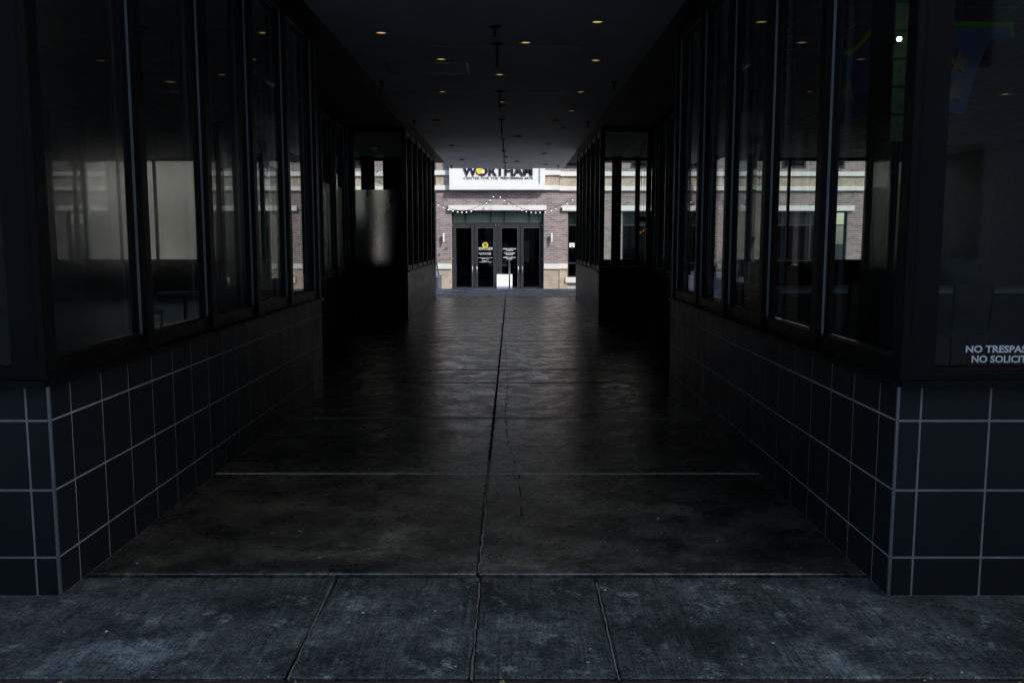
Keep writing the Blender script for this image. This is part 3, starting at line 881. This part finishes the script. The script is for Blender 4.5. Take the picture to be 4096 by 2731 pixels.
# ------------------------------------------------------------------ ceiling fittings
lamp_body = MB().lathe((0, 0, 0), [(.062, .0), (.085, -.001), (.088, -.006), (.080, -.010), (.066, -.010), (.060, .012), (.05, .045)], 24).mesh('ring', M_ring)
lens = MB().lathe((0, 0, .0), [(.0605, .006), (.03, .012), (.0005, .013)], 20).mesh('lens', M_lamp)
lensd = MB().lathe((0, 0, .0), [(.0605, .006), (.03, .012), (.0005, .013)], 20).mesh('lens', M_lampdim)
def downlight(x, y, z, label, group, dim=False, s=1.0):
    t = thing('downlight', label, 'ceiling light', (x, y, z - .016), group)
    for nm, me in (('ring', lamp_body), ('lens', lensd if dim else lens)):
        o = link(nm, me, (x, y, z - .016), t); o.scale = (s, s, 1)
    return t
for x, y in ((477, 185), (1748, 121), (1327, 243), (830, 341), (1738, 348), (1174, 432), (836, 534), (1651, 535), (1187, 594), (1598, 646), (805, 711), (1511, 712), (1547, 751), (1283, 800), (1460, 842), (891, 853), (1438, 902), (951, 938), (1275, 947), (1445, 965), (1210, 922)):
    q = Z8(x, y)
    far = q.y > 20
    downlight(q.x, q.y, CZ, 'dim recessed ceiling light near the open plaza end of the passage' if far else 'small round recessed light glowing yellow in the dark passage ceiling',
              'unlit-looking ceiling lights at the plaza end' if far else 'glowing recessed lights of the passage ceiling', far and x != 1460 and x != 1438)
def sprinkler(x, y, length, label, group, r=.075):
    t = thing('sprinkler', label, 'sprinkler', (x, y, CZ), group)
    MB().lathe((x, y, CZ), [(r, -.0005), (r * .98, -.006), (r * .6, -.018), (.018, -.02)], 18).build('escutcheon', M_post, t)
    MB().tube([(x, y, CZ - .018), (x, y, CZ - length)], .014, 10).build('pipe', M_frame, t)
    mb = MB().lathe((x, y, CZ - length), [(.018, .0), (.020, -.018), (.008, -.03), (.006, -.05), (.03, -.052), (.03, -.056), (.0005, -.057)], 12)
    mb.build('deflector', M_frame, t)
q = Z8(1145, 158); sprinkler(q.x, q.y, .05, 'short pendent sprinkler head, the only central one without a drop pipe', None)
for x, y in ((1158, 257), (1174, 535), (1186, 702), (1195, 818), (1200, 888), (1206, 958)):
    q = Z8(x, y); sprinkler(q.x, q.y, .24, 'pendent sprinkler on a black drop pipe along the ceiling centre line', 'sprinklers on drop pipes')
for x, y in ((480, 480), (1847, 484), (672, 712), (1695, 717), (890, 972), (1518, 972)):
    q = Z8(x, y); sprinkler(q.x, q.y, .05, 'small sprinkler head close to the side edge of the passage ceiling', 'sprinklers along the ceiling edges', .05)
q = Z8(1187, 617)
t = thing('smoke_detector', 'flat grey round detector on the ceiling beside a drop-pipe sprinkler', 'smoke detector', (q.x, q.y, CZ))
MB().lathe((q.x, q.y, CZ), [(.085, -.0005), (.085, -.025), (.06, -.035), (.0005, -.036)], 20).build('housing', M_alu, t)
MB().lathe((q.x, q.y, CZ - .036), [(.03, .001), (.028, -.008), (.0005, -.009)], 12).build('sensor_cap', M_frame, t)
for s in (-1, 1):
    for i, (x, y) in enumerate(((4.2, 5.2), (4.2, 7.9), (6.6, 6.3), (6.6, 9.2), (4.6, 12.2), (7.2, 13.2), (4.1, 18.6), (3.2, 20.8))):
        downlight(s * x, y, 3.722, 'round ceiling light inside the storefront with fogged windows' if s < 0 else 'round ceiling light inside the storefront with the hanging star sign',
                  'ceiling lights of the fogged storefront' if s < 0 else 'ceiling lights of the star sign storefront', False, 1.1)
for x, y, lab in ((-4.9, 6.8, 'square air diffuser of nested frames in the fogged storefront, above its first bays'), (-5.6, 10.0, 'square air diffuser of nested frames deeper in the fogged storefront'), (4.0, 19.4, 'square air diffuser above the bar with orange pendant lamps')):
    t = thing('air_diffuser', lab, 'air vent', (x, y, 3.715))
    for k, h in enumerate((.29, .21, .13, .06)):
        mb = MB(); w = .025; z0, z1 = 3.69 + k * .004, 3.7155
        mb.box(x - h, x + h, y - h, y - h + w, z0, z1).box(x - h, x + h, y + h - w, y + h, z0, z1).box(x - h, x - h + w, y - h + w, y + h - w, z0, z1).box(x + h - w, x + h, y - h + w, y + h - w, z0, z1)
        mb.build('vane', M_ring, t)

# ------------------------------------------------------------------ plaza things
def handrail(x, y0, z0, lab, posts=True, r=.023):
    t = thing('handrail', lab, 'handrail', (x, y0, 0))
    MB().tube([(x, y0, z0 - .04), (x, y0 + .02, z0 - .005), (x, y0 + .06, z0), (x, y0 + .35, z0 - .06), (x, y0 + .95, z0 - .42), (x, y0 + 1.1, z0 - .46), (x, y0 + 1.16, z0 - .50)], r, 12).build('rail', M_steel, t)
    MB().tube([(x, y0, .0), (x, y0, z0 - .03)], r, 12).build('post', M_steel, t)
    MB().tube([(x, y0 + 1.16, PLZ), (x, y0 + 1.16, z0 - .49)], r, 12).build('post', M_steel, t)
    MB().lathe((x, y0, .001), [(.055, 0), (.055, .008), (r, .012)], 16).build('base_plate', M_steel, t)
q = on_y(1700 + 980 / 2.903, 1039, 28.55)
handrail(q.x, 28.55, q.z, 'steel handrail post standing before the white sandwich board')
q = on_y(1742, 1040, 28.4)
handrail(q.x, 28.4, q.z, 'steel handrail sloping down beside the tiled base of the fogged storefront')
handrail(2.22, 28.4, .95, 'steel handrail sloping down by the corner of the star sign storefront')
lw = thing('low_wall', 'pale concrete low wall between the stairs and the fogged storefront corner', 'wall', (-2.6, 29, 0))
MB().box(-2.66, -2.44, 28.9, 30.6, -.349, .34).build('wall_body', M_low, lw, None, .008)
MB().box(-2.68, -2.42, 28.88, 30.62, .341, .38).build('coping', M_white, lw, None, .006)
pl = thing('planter', 'grey concrete planter box with a low evergreen shrub beside the bare tree', 'planter', (-4, 30, PLZ))
PX0, PX1, PY0, PY1 = -5.3, -2.75, 29.0, 31.2
for a, b in ((PX0, -4.67), (-4.66, -4.03), (-4.02, -3.39), (-3.38, PX1)): box('panel', a, b, PY0, PY0 + .08, PLZ, .48, M_low, pl, .006)
MB().box(PX0, PX0 + .08, PY0 + .081, PY1, PLZ, .48).box(PX1 - .08, PX1, PY0 + .081, PY1, PLZ, .48).box(PX0 + .08, PX1 - .08, PY1 - .08, PY1, PLZ, .48).build('side_panels', M_low, pl)
MB().box(PX0 - .02, PX1 + .02, PY0 - .02, PY0 + .12, .481, .53).build('rim', M_white, pl)
MB().box(PX0 + .081, PX1 - .081, PY0 + .121, PY1 - .081, .3, .42).build('soil', M_wood, pl)
def leaves(mb, c, rx, ry, rz, n, s, rnd):
    for i in range(n):
        while True:
            p = Vector((rnd.uniform(-1, 1), rnd.uniform(-1, 1), rnd.uniform(-1, 1)))
            if .25 < p.length < 1: break
        q = Vector(c) + Vector((p.x * rx, p.y * ry, p.z * rz))
        a = Vector((rnd.gauss(0, 1), rnd.gauss(0, 1), rnd.gauss(0, 1))).normalized(); b = a.orthogonal().normalized()
        k = s * rnd.uniform(.6, 1.3); bi = len(mb.v)
        mb.v += [tuple(q - a * k), tuple(q + b * k * .45), tuple(q + a * k), tuple(q - b * k * .45)]
        mb.f.append((bi, bi + 1, bi + 2, bi + 3)); mb.sm.append(False)
rnd = random.Random(21)
sh = thing('shrub', 'low dark green evergreen shrub spilling over the planter rim', 'shrub', (-4, 29.7, .42))
mb = MB()
for i in range(9): leaves(mb, (-5.05 + i * .26, 29.55 + rnd.uniform(-.1, .3), .60 + rnd.uniform(-.05, .12)), .28, .35, .22, 260, .045, rnd)
mb.build('foliage', M_leaf, sh)
mb = MB()
for i in range(9):
    x = -5.05 + i * .26
    for k in range(3): mb.tube([(x, 29.6, .40), (x + rnd.uniform(-.1, .1), 29.6 + rnd.uniform(-.1, .1), .6), (x + rnd.uniform(-.2, .2), 29.6 + rnd.uniform(-.2, .2), .78)], [.012, .008, .003], 5)
mb.build('stem', M_bark, sh)
def tree(x, y, z, h, lab, seed, th=.07):
    rnd = random.Random(seed)
    t = thing('bare_tree', lab, 'tree', (x, y, z))
    tp = [Vector((x, y, z))]
    for i in range(1, 7): tp.append(Vector((x + rnd.uniform(-.05, .05) * i * .5, y + rnd.uniform(-.05, .05) * i * .5, z + h * .75 * i / 6)))
    MB().tube(tp, [th * (1 - .12 * i) for i in range(7)], 10).build('trunk', M_bark, t)
    mb = MB(); lf = MB()
    def branch(p, d, L, r, lev):
        pts = [p]; q = p.copy(); dd = d.copy()
        n = 5
        for i in range(n):
            dd = (dd + Vector((rnd.gauss(0, .20), rnd.gauss(0, .20), rnd.gauss(.06, .16)))).normalized()
            q = q + dd * L / n; pts.append(q.copy())
        mb.tube(pts, [r * (1 - .8 * i / n) for i in range(n + 1)], 5 if lev < 2 else 4)
        if lev < 3:
            for i in range(5 if lev < 2 else 4):
                k = rnd.randint(1, n)
                nd = (dd + Vector((rnd.gauss(0, .7), rnd.gauss(0, .7), rnd.gauss(.1, .5)))).normalized()
                branch(pts[k], nd, L * rnd.uniform(.45, .7), r * .5, lev + 1)
        elif rnd.random() < .35:
            leaves(lf, tuple(q), .05, .05, .06, 2, .035, rnd)
    for i in range(13):
        k = rnd.uniform(1.6, 6)
        b = tp[int(k)].lerp(tp[min(6, int(k) + 1)], k % 1)
        a = rnd.uniform(0, 6.28)
        branch(b, Vector((math.cos(a), math.sin(a), rnd.uniform(.3, 1.0))).normalized(), h * rnd.uniform(.13, .21), th * .34, 0)
    tag(mb.build('crown', M_bark, t))
    tag(lf.build('dry_leaves', M_dryleaf, t), kind='stuff')
tree(-3.95, 30.3, .42, 4.4, 'slender bare tree growing from the concrete planter', 3)
# closed umbrella, table and chair
q = on_y(766, 841, 30.6); q.x = 6.87
um = thing('patio_umbrella', 'closed burgundy patio umbrella on the plaza before the theatre side windows', 'umbrella', (q.x, 30.6, PLZ))
MB().tube([(q.x, 30.6, PLZ + .02), (q.x, 30.6, q.z + .02)], .02, 10).build('pole', M_wood, um)
n = 20; prof = [(.02, q.z + .03), (.13, q.z - .10), (.15, q.z - .18), (.125, q.z - .24), (.15, q.z - .55), (.155, q.z - .85), (.13, q.z - 1.0), (.19, q.z - 1.35), (.27, q.z - 1.55), (.25, q.z - 1.62), (.06, q.z - 1.60)]
mb = MB()
for (r, z) in prof:
    for k in range(n):
        w = 2 * math.pi * k / n; rr = r * (1 + (.22 if k % 2 else -.12) * (1 if r > .03 else 0))
        mb.v.append((q.x + rr * math.cos(w), 30.6 + rr * math.sin(w), z + (.05 if k % 2 and r > .2 else 0)))
for i in range(len(prof) - 1):
    for k in range(n):
        k2 = (k + 1) % n
        mb.f.append((i * n + k, (i + 1) * n + k, (i + 1) * n + k2, i * n + k2)); mb.sm.append(True)
mb.build('canopy', M_umb, um)
MB().lathe((q.x, 30.6, q.z - 1.02), [(.13, -.03), (.142, -.015), (.142, .015), (.13, .03)], 20).build('tie_strap', M_black, um)
MB().lathe((q.x, 30.6, PLZ + .001), [(.26, 0), (.26, .04), (.2, .06), (.03, .08), (.025, .3)], 24).build('base', M_cable, um)
def cafe_table(x, y, z, lab, m=None, r=.36, h=.74):
    t = thing('cafe_table', lab, 'table', (x, y, z))
    MB().lathe((x, y, z + h), [(.0005, -.03), (r, -.03), (r + .005, -.015), (r, 0), (.0005, .001)], 28).build('tabletop', m or M_white, t)
    MB().tube([(x, y, z + .03), (x, y, z + h - .03)], .03, 12).build('pedestal', M_frame, t)
    MB().lathe((x, y, z + .001), [(.24, 0), (.24, .015), (.05, .035), (.031, .06)], 24).build('base', M_frame, t)
def chair(x, y, z, rot, lab, group=None, h=.45):
    t = thing('chair', lab, 'chair', (x, y, z), group)
    c, s_ = math.cos(rot), math.sin(rot)
    def W(a, b, zz): return (x + a * c - b * s_, y + a * s_ + b * c, z + zz)
    ux = Vector((c, s_, 0)); uy = Vector((-s_, c, 0))
    MB().obox(W(0, 0, h - .02), ux * .2, uy * .2, (0, 0, .02)).build('seat', M_wood, t)
    MB().obox(W(0, .19, h + .36), ux * .19, uy * .012, (0, 0, .09)).build('backrest', M_wood, t)
    for a, b in ((-.18, -.18), (.18, -.18)): MB().tube([W(a, b, .001), W(a * .95, b * .95, h - .04)], .013, 8).build('leg', M_frame, t)
    for a in (-.18, .18): MB().tube([W(a, .20, .001), W(a, .18, h - .02), W(a, .205, h + .45)], .013, 8).build('leg', M_frame, t)
w = Vector((7.75, 31.0, 0))
cafe_table(w.x, 31.0, PLZ, 'white round café table on the plaza beside the closed burgundy umbrella', None, .3, 1.02)
# sandwich board
A, B = on_y(1780 + 985 / 4.752, 1155, 33.1), on_y(1780 + 1281 / 4.752, 840 + 1228 / 4.752, 33.1)
sb = thing('sandwich_board', 'white box office sandwich board behind the central handrail post', 'sign', ((A.x + B.x) / 2, 33.1, PLZ))
H_ = B.z - PLZ
xm, hw = (A.x + B.x) / 2, (B.x - A.x) / 2
for sgn, nm in ((-1, 'panel'), (1, 'panel')):
    MB().obox((xm, 33.1 + sgn * .13 + .13, PLZ + H_ / 2 + .01), (hw, 0, 0), (0, .012, 0), Vector((0, -sgn * .12, H_ / 2))).build(nm, M_sign, sb)
MB().box(xm - hw * .5, xm + hw * .5, 33.205, 33.255, B.z, B.z + .02).build('hinge_bar', M_steel, sb)
T0 = on_y(1780 + 1100 / 4.752, 0, 33.0).x; T1 = on_y(1780 + 1262 / 4.752, 0, 33.0).x
zt = on_y(0, 840 + 1478 / 4.752, 33.0).z
text_mb('Box Office', (T0, T1, zt - .075, zt), 32.96, .004, 0).build('lettering', M_black, sb)
# paper notice taped in the side window, poster and notice board in the lobby
A, B = fz(1676, 1014, WY + .12), fz(1738, 963, WY + .12)
t = thing('paper_notice', 'white paper notice taped inside the side window right of the wall lamp', 'notice', ((A.x + B.x) / 2, WY + .12, A.z))
box('sheet', A.x, B.x, WY + .119, WY + .122, A.z, B.z, M_wletter, t)
for k in range(5):
    z = B.z - .09 - k * .07
    box('text_line', A.x + .06, B.x - .06 - (.1 if k == 4 else 0), WY + .1175, WY + .1188, z, z + .018, M_black, t)
PYO = FY + 1.3
A, B = fz(742, 1230, PYO), fz(952, 950, PYO)
t = thing('poster_stand', 'poster with blue panel on a stand inside the theatre lobby doors', 'poster', ((A.x + B.x) / 2, PYO, PLZ))
M_blue = plain('blue_print', (.03, .16, .42), .6, var=.15)
M_cream = plain('cream_print', (.55, .56, .50), .6, var=.1)
box('board', A.x, B.x, PYO, PYO + .02, A.z, B.z, M_cream, t)
box('blue_panel', A.x + .07, B.x - .07, PYO - .003, PYO - .0005, A.z + (B.z - A.z) * .45, B.z - .07, M_blue, t)
box('dark_panel', A.x + .07, B.x - .07, PYO - .003, PYO - .0005, A.z + (B.z - A.z) * .26, A.z + (B.z - A.z) * .44, M_black, t)
C0, C1 = fz(890, 997, PYO), fz(930, 981, PYO)
text_mb('DÓN', (C0.x, C1.x, C0.z, C1.z), PYO - .0035, .002, .01).build('lettering', M_wletter, t)
for x in (A.x + .1, B.x - .1): MB().tube([(x, PYO + .04, PLZ + .012), (x, PYO + .03, B.z)], .012, 8).build('leg', M_steel, t)
A, B = fz(1146, 1186, FY + 1.0), fz(1208, 938, FY + 1.0)
t = thing('notice_board', 'pale notice board standing behind the last entrance door', 'notice board', ((A.x + B.x) / 2, FY + 1.0, PLZ))
box('board', A.x, B.x, FY + 1.0, FY + 1.03, A.z, B.z, M_cream, t)
MB().tube([((A.x + B.x) / 2, FY + 1.05, PLZ + .012), ((A.x + B.x) / 2, FY + 1.05, B.z)], .02, 8).build('post', M_frame, t)

# ------------------------------------------------------------------ inside the storefronts
# hanging sign with stars and green lit edge
M_signblue = plain('sign_blue', (.008, .02, .065), .5, var=.3)
M_star = plain('sign_star', (.16, .08, .025), .6, var=.2)
M_neon = emit('green_neon', (.25, .75, .02), .006)
M_neonlamp = emit('white_lamp', (1.0, .98, .95), 40.0)
M_greenwall = plain('green_glass_tile', (.014, .042, .0015), .3, var=.5, scale=12)
hs = thing('hanging_sign', 'blue hanging sign with orange stars and green glowing edge behind the street window', 'sign', (3.6, 6.2, 2.2))
def SG(px, py): 
    q = on_y(px, py, 6.2); return (q.x, q.z)
out_ = [SG(3340, 500), (SG(3340, 235)[0], SG(3340, 235)[1]), SG(3420, 200), SG(3480, 130), SG(3520, 95), SG(4045, 100), SG(4045, 150), SG(3960, 160), SG(3900, 300), SG(3860, 460), SG(3600, 420)]
MB().poly(out_, 6.2, 6.26).build('board', M_signblue, hs)
edge = [(x, 6.19, z) for x, z in out_[1:7]]
MB().tube(edge, .016, 8).build('neon_edge', M_neon, hs)
for px, py in ((3390, 375), (3510, 375), (3815, 370), (3830, 255)):
    x, z = SG(px, py); pts = []
    for k in range(10):
        r = .085 if k % 2 == 0 else .036; a = math.pi / 2 + k * math.pi / 5
        pts.append((x + r * math.cos(a), z + r * math.sin(a)))
    MB().poly(pts, 6.185, 6.199).build('star', M_star, hs)
for x in (out_[1][0] + .3, out_[5][0] - .3): MB().tube([(x, 6.23, out_[5][1] - .2), (x, 6.23, 3.72)], .008, 6).build('hanger', M_frame, hs)
cl = thing('tiled_column', 'green glass tiled column lit by a bare lamp behind the corner post', 'column', (2.6, 5.6, .02))
q0 = on_y(3597, 157, 5.35); XC = on_y(3560, 400, 5.5).x
MB().box(XC, XC + .34, 5.5, 5.84, .021, 3.71).build('core', M_frame, cl)
for k in range(13, 22):
    for i in range(3):
        box('tile', XC + .005 + i * .113, XC + .005 + i * .113 + .104, 5.488, 5.501, .05 + k * .165, .05 + k * .165 + .152, M_greenwall, cl)
lp = thing('bare_lamp', 'small bright white lamp on the green tiled column', 'lamp', tuple(q0))
MB().sphere(tuple(q0 + Vector((0, .0, 0))), .0125, 14, 10).build('bulb', M_neonlamp, lp)
MB().tube([q0 + Vector((0, .015, 0)), q0 + Vector((0, .135, 0))], .012, 10).build('lamp_holder', M_frame, lp)
# bars and counters
def counter(x0, x1, y0, y1, lab, m=None, h=1.08):
    t = thing('bar_counter', lab, 'counter', ((x0 + x1) / 2, (y0 + y1) / 2, .02))
    MB().box(x0, x1, y0, y1, .021, h - .05).build('front', M_wood, t)
    MB().box(x0 - .06, x1 + .06, y0 - .06, y1 + .06, h - .05, h).build('countertop', m or M_low, t, None, .008)
counter(2.9, 9.5, 9.4, 10.0, 'long dark bar counter with pale top across the star sign storefront')
counter(3.1, 6.5, 18.7, 19.3, 'dark bar counter under the orange pendant lamps', M_wood, 1.15)
counter(-10.6, -6.0, 8.8, 9.4, 'dark serving counter deep inside the fogged storefront', M_wood)
M_orange = emit('orange_bulb', (1.0, .33, .04), .10)
for i, (px, py) in enumerate(((2562, 930), (2573, 924), (2582, 915), (2590, 930))):
    q = on_y(px, py, 18.9)
    t = thing('pendant_lamp', 'small orange pendant bulb hanging over the far bar', 'lamp', tuple(q), 'orange pendant bulbs over the far bar')
    MB().sphere(tuple(q),   .018, 10, 8, 1.4).build('bulb', M_orange, t)
    MB().tube([q + Vector((0, 0, .035)), (q.x, q.y, 3.715)], .005, 6).build('cord', M_cable, t)
M_bot = plain('bottle_glass', (.12, .15, .16), .12, var=.4, scale=9)
for i in range(9):
    x = 3.35 + i * .11 + rnd.uniform(-.02, .02); hh = rnd.uniform(.24, .32)
    t = thing('bottle', 'slender bottle in the row on the far bar counter', 'bottle', (x, 18.85, 1.151), 'bottles on the far bar')
    MB().lathe((x, 18.85, 1.151), [(.0005, .001), (.036, .002), (.037, hh * .6), (.013, hh * .78), (.013, hh)], 12).build('glass_body', M_bot, t)
    MB().tube([(x, 18.85, 1.151 + hh), (x, 18.85, 1.151 + hh + .02)], .014, 8).build('cap', M_alu, t)
for i, x in enumerate((3.4, 4.4, 5.4, 6.4)):
    chair(x, 8.6, .02, math.pi, 'dark bar chair in the row along the long bar counter', 'chairs at the long bar', .70)
for i, (x, y) in enumerate(((-4.6, 5.9), (-6.2, 7.4), (-5.2, 14.0))):
    lab = ('round dark dining table nearest the fogged street corner', 'round dark dining table before the serving counter', 'round dark dining table beside the recess windows')[i]
    cafe_table(x, y, .02, lab, M_wood, .4, .75)
    for a in (0, 1):
        chair(x + (-.62 if a else .62), y, .02, math.pi / 2 if a else -math.pi / 2, 'dark wooden dining chair at a round table in the fogged storefront', 'dining chairs of the fogged storefront')
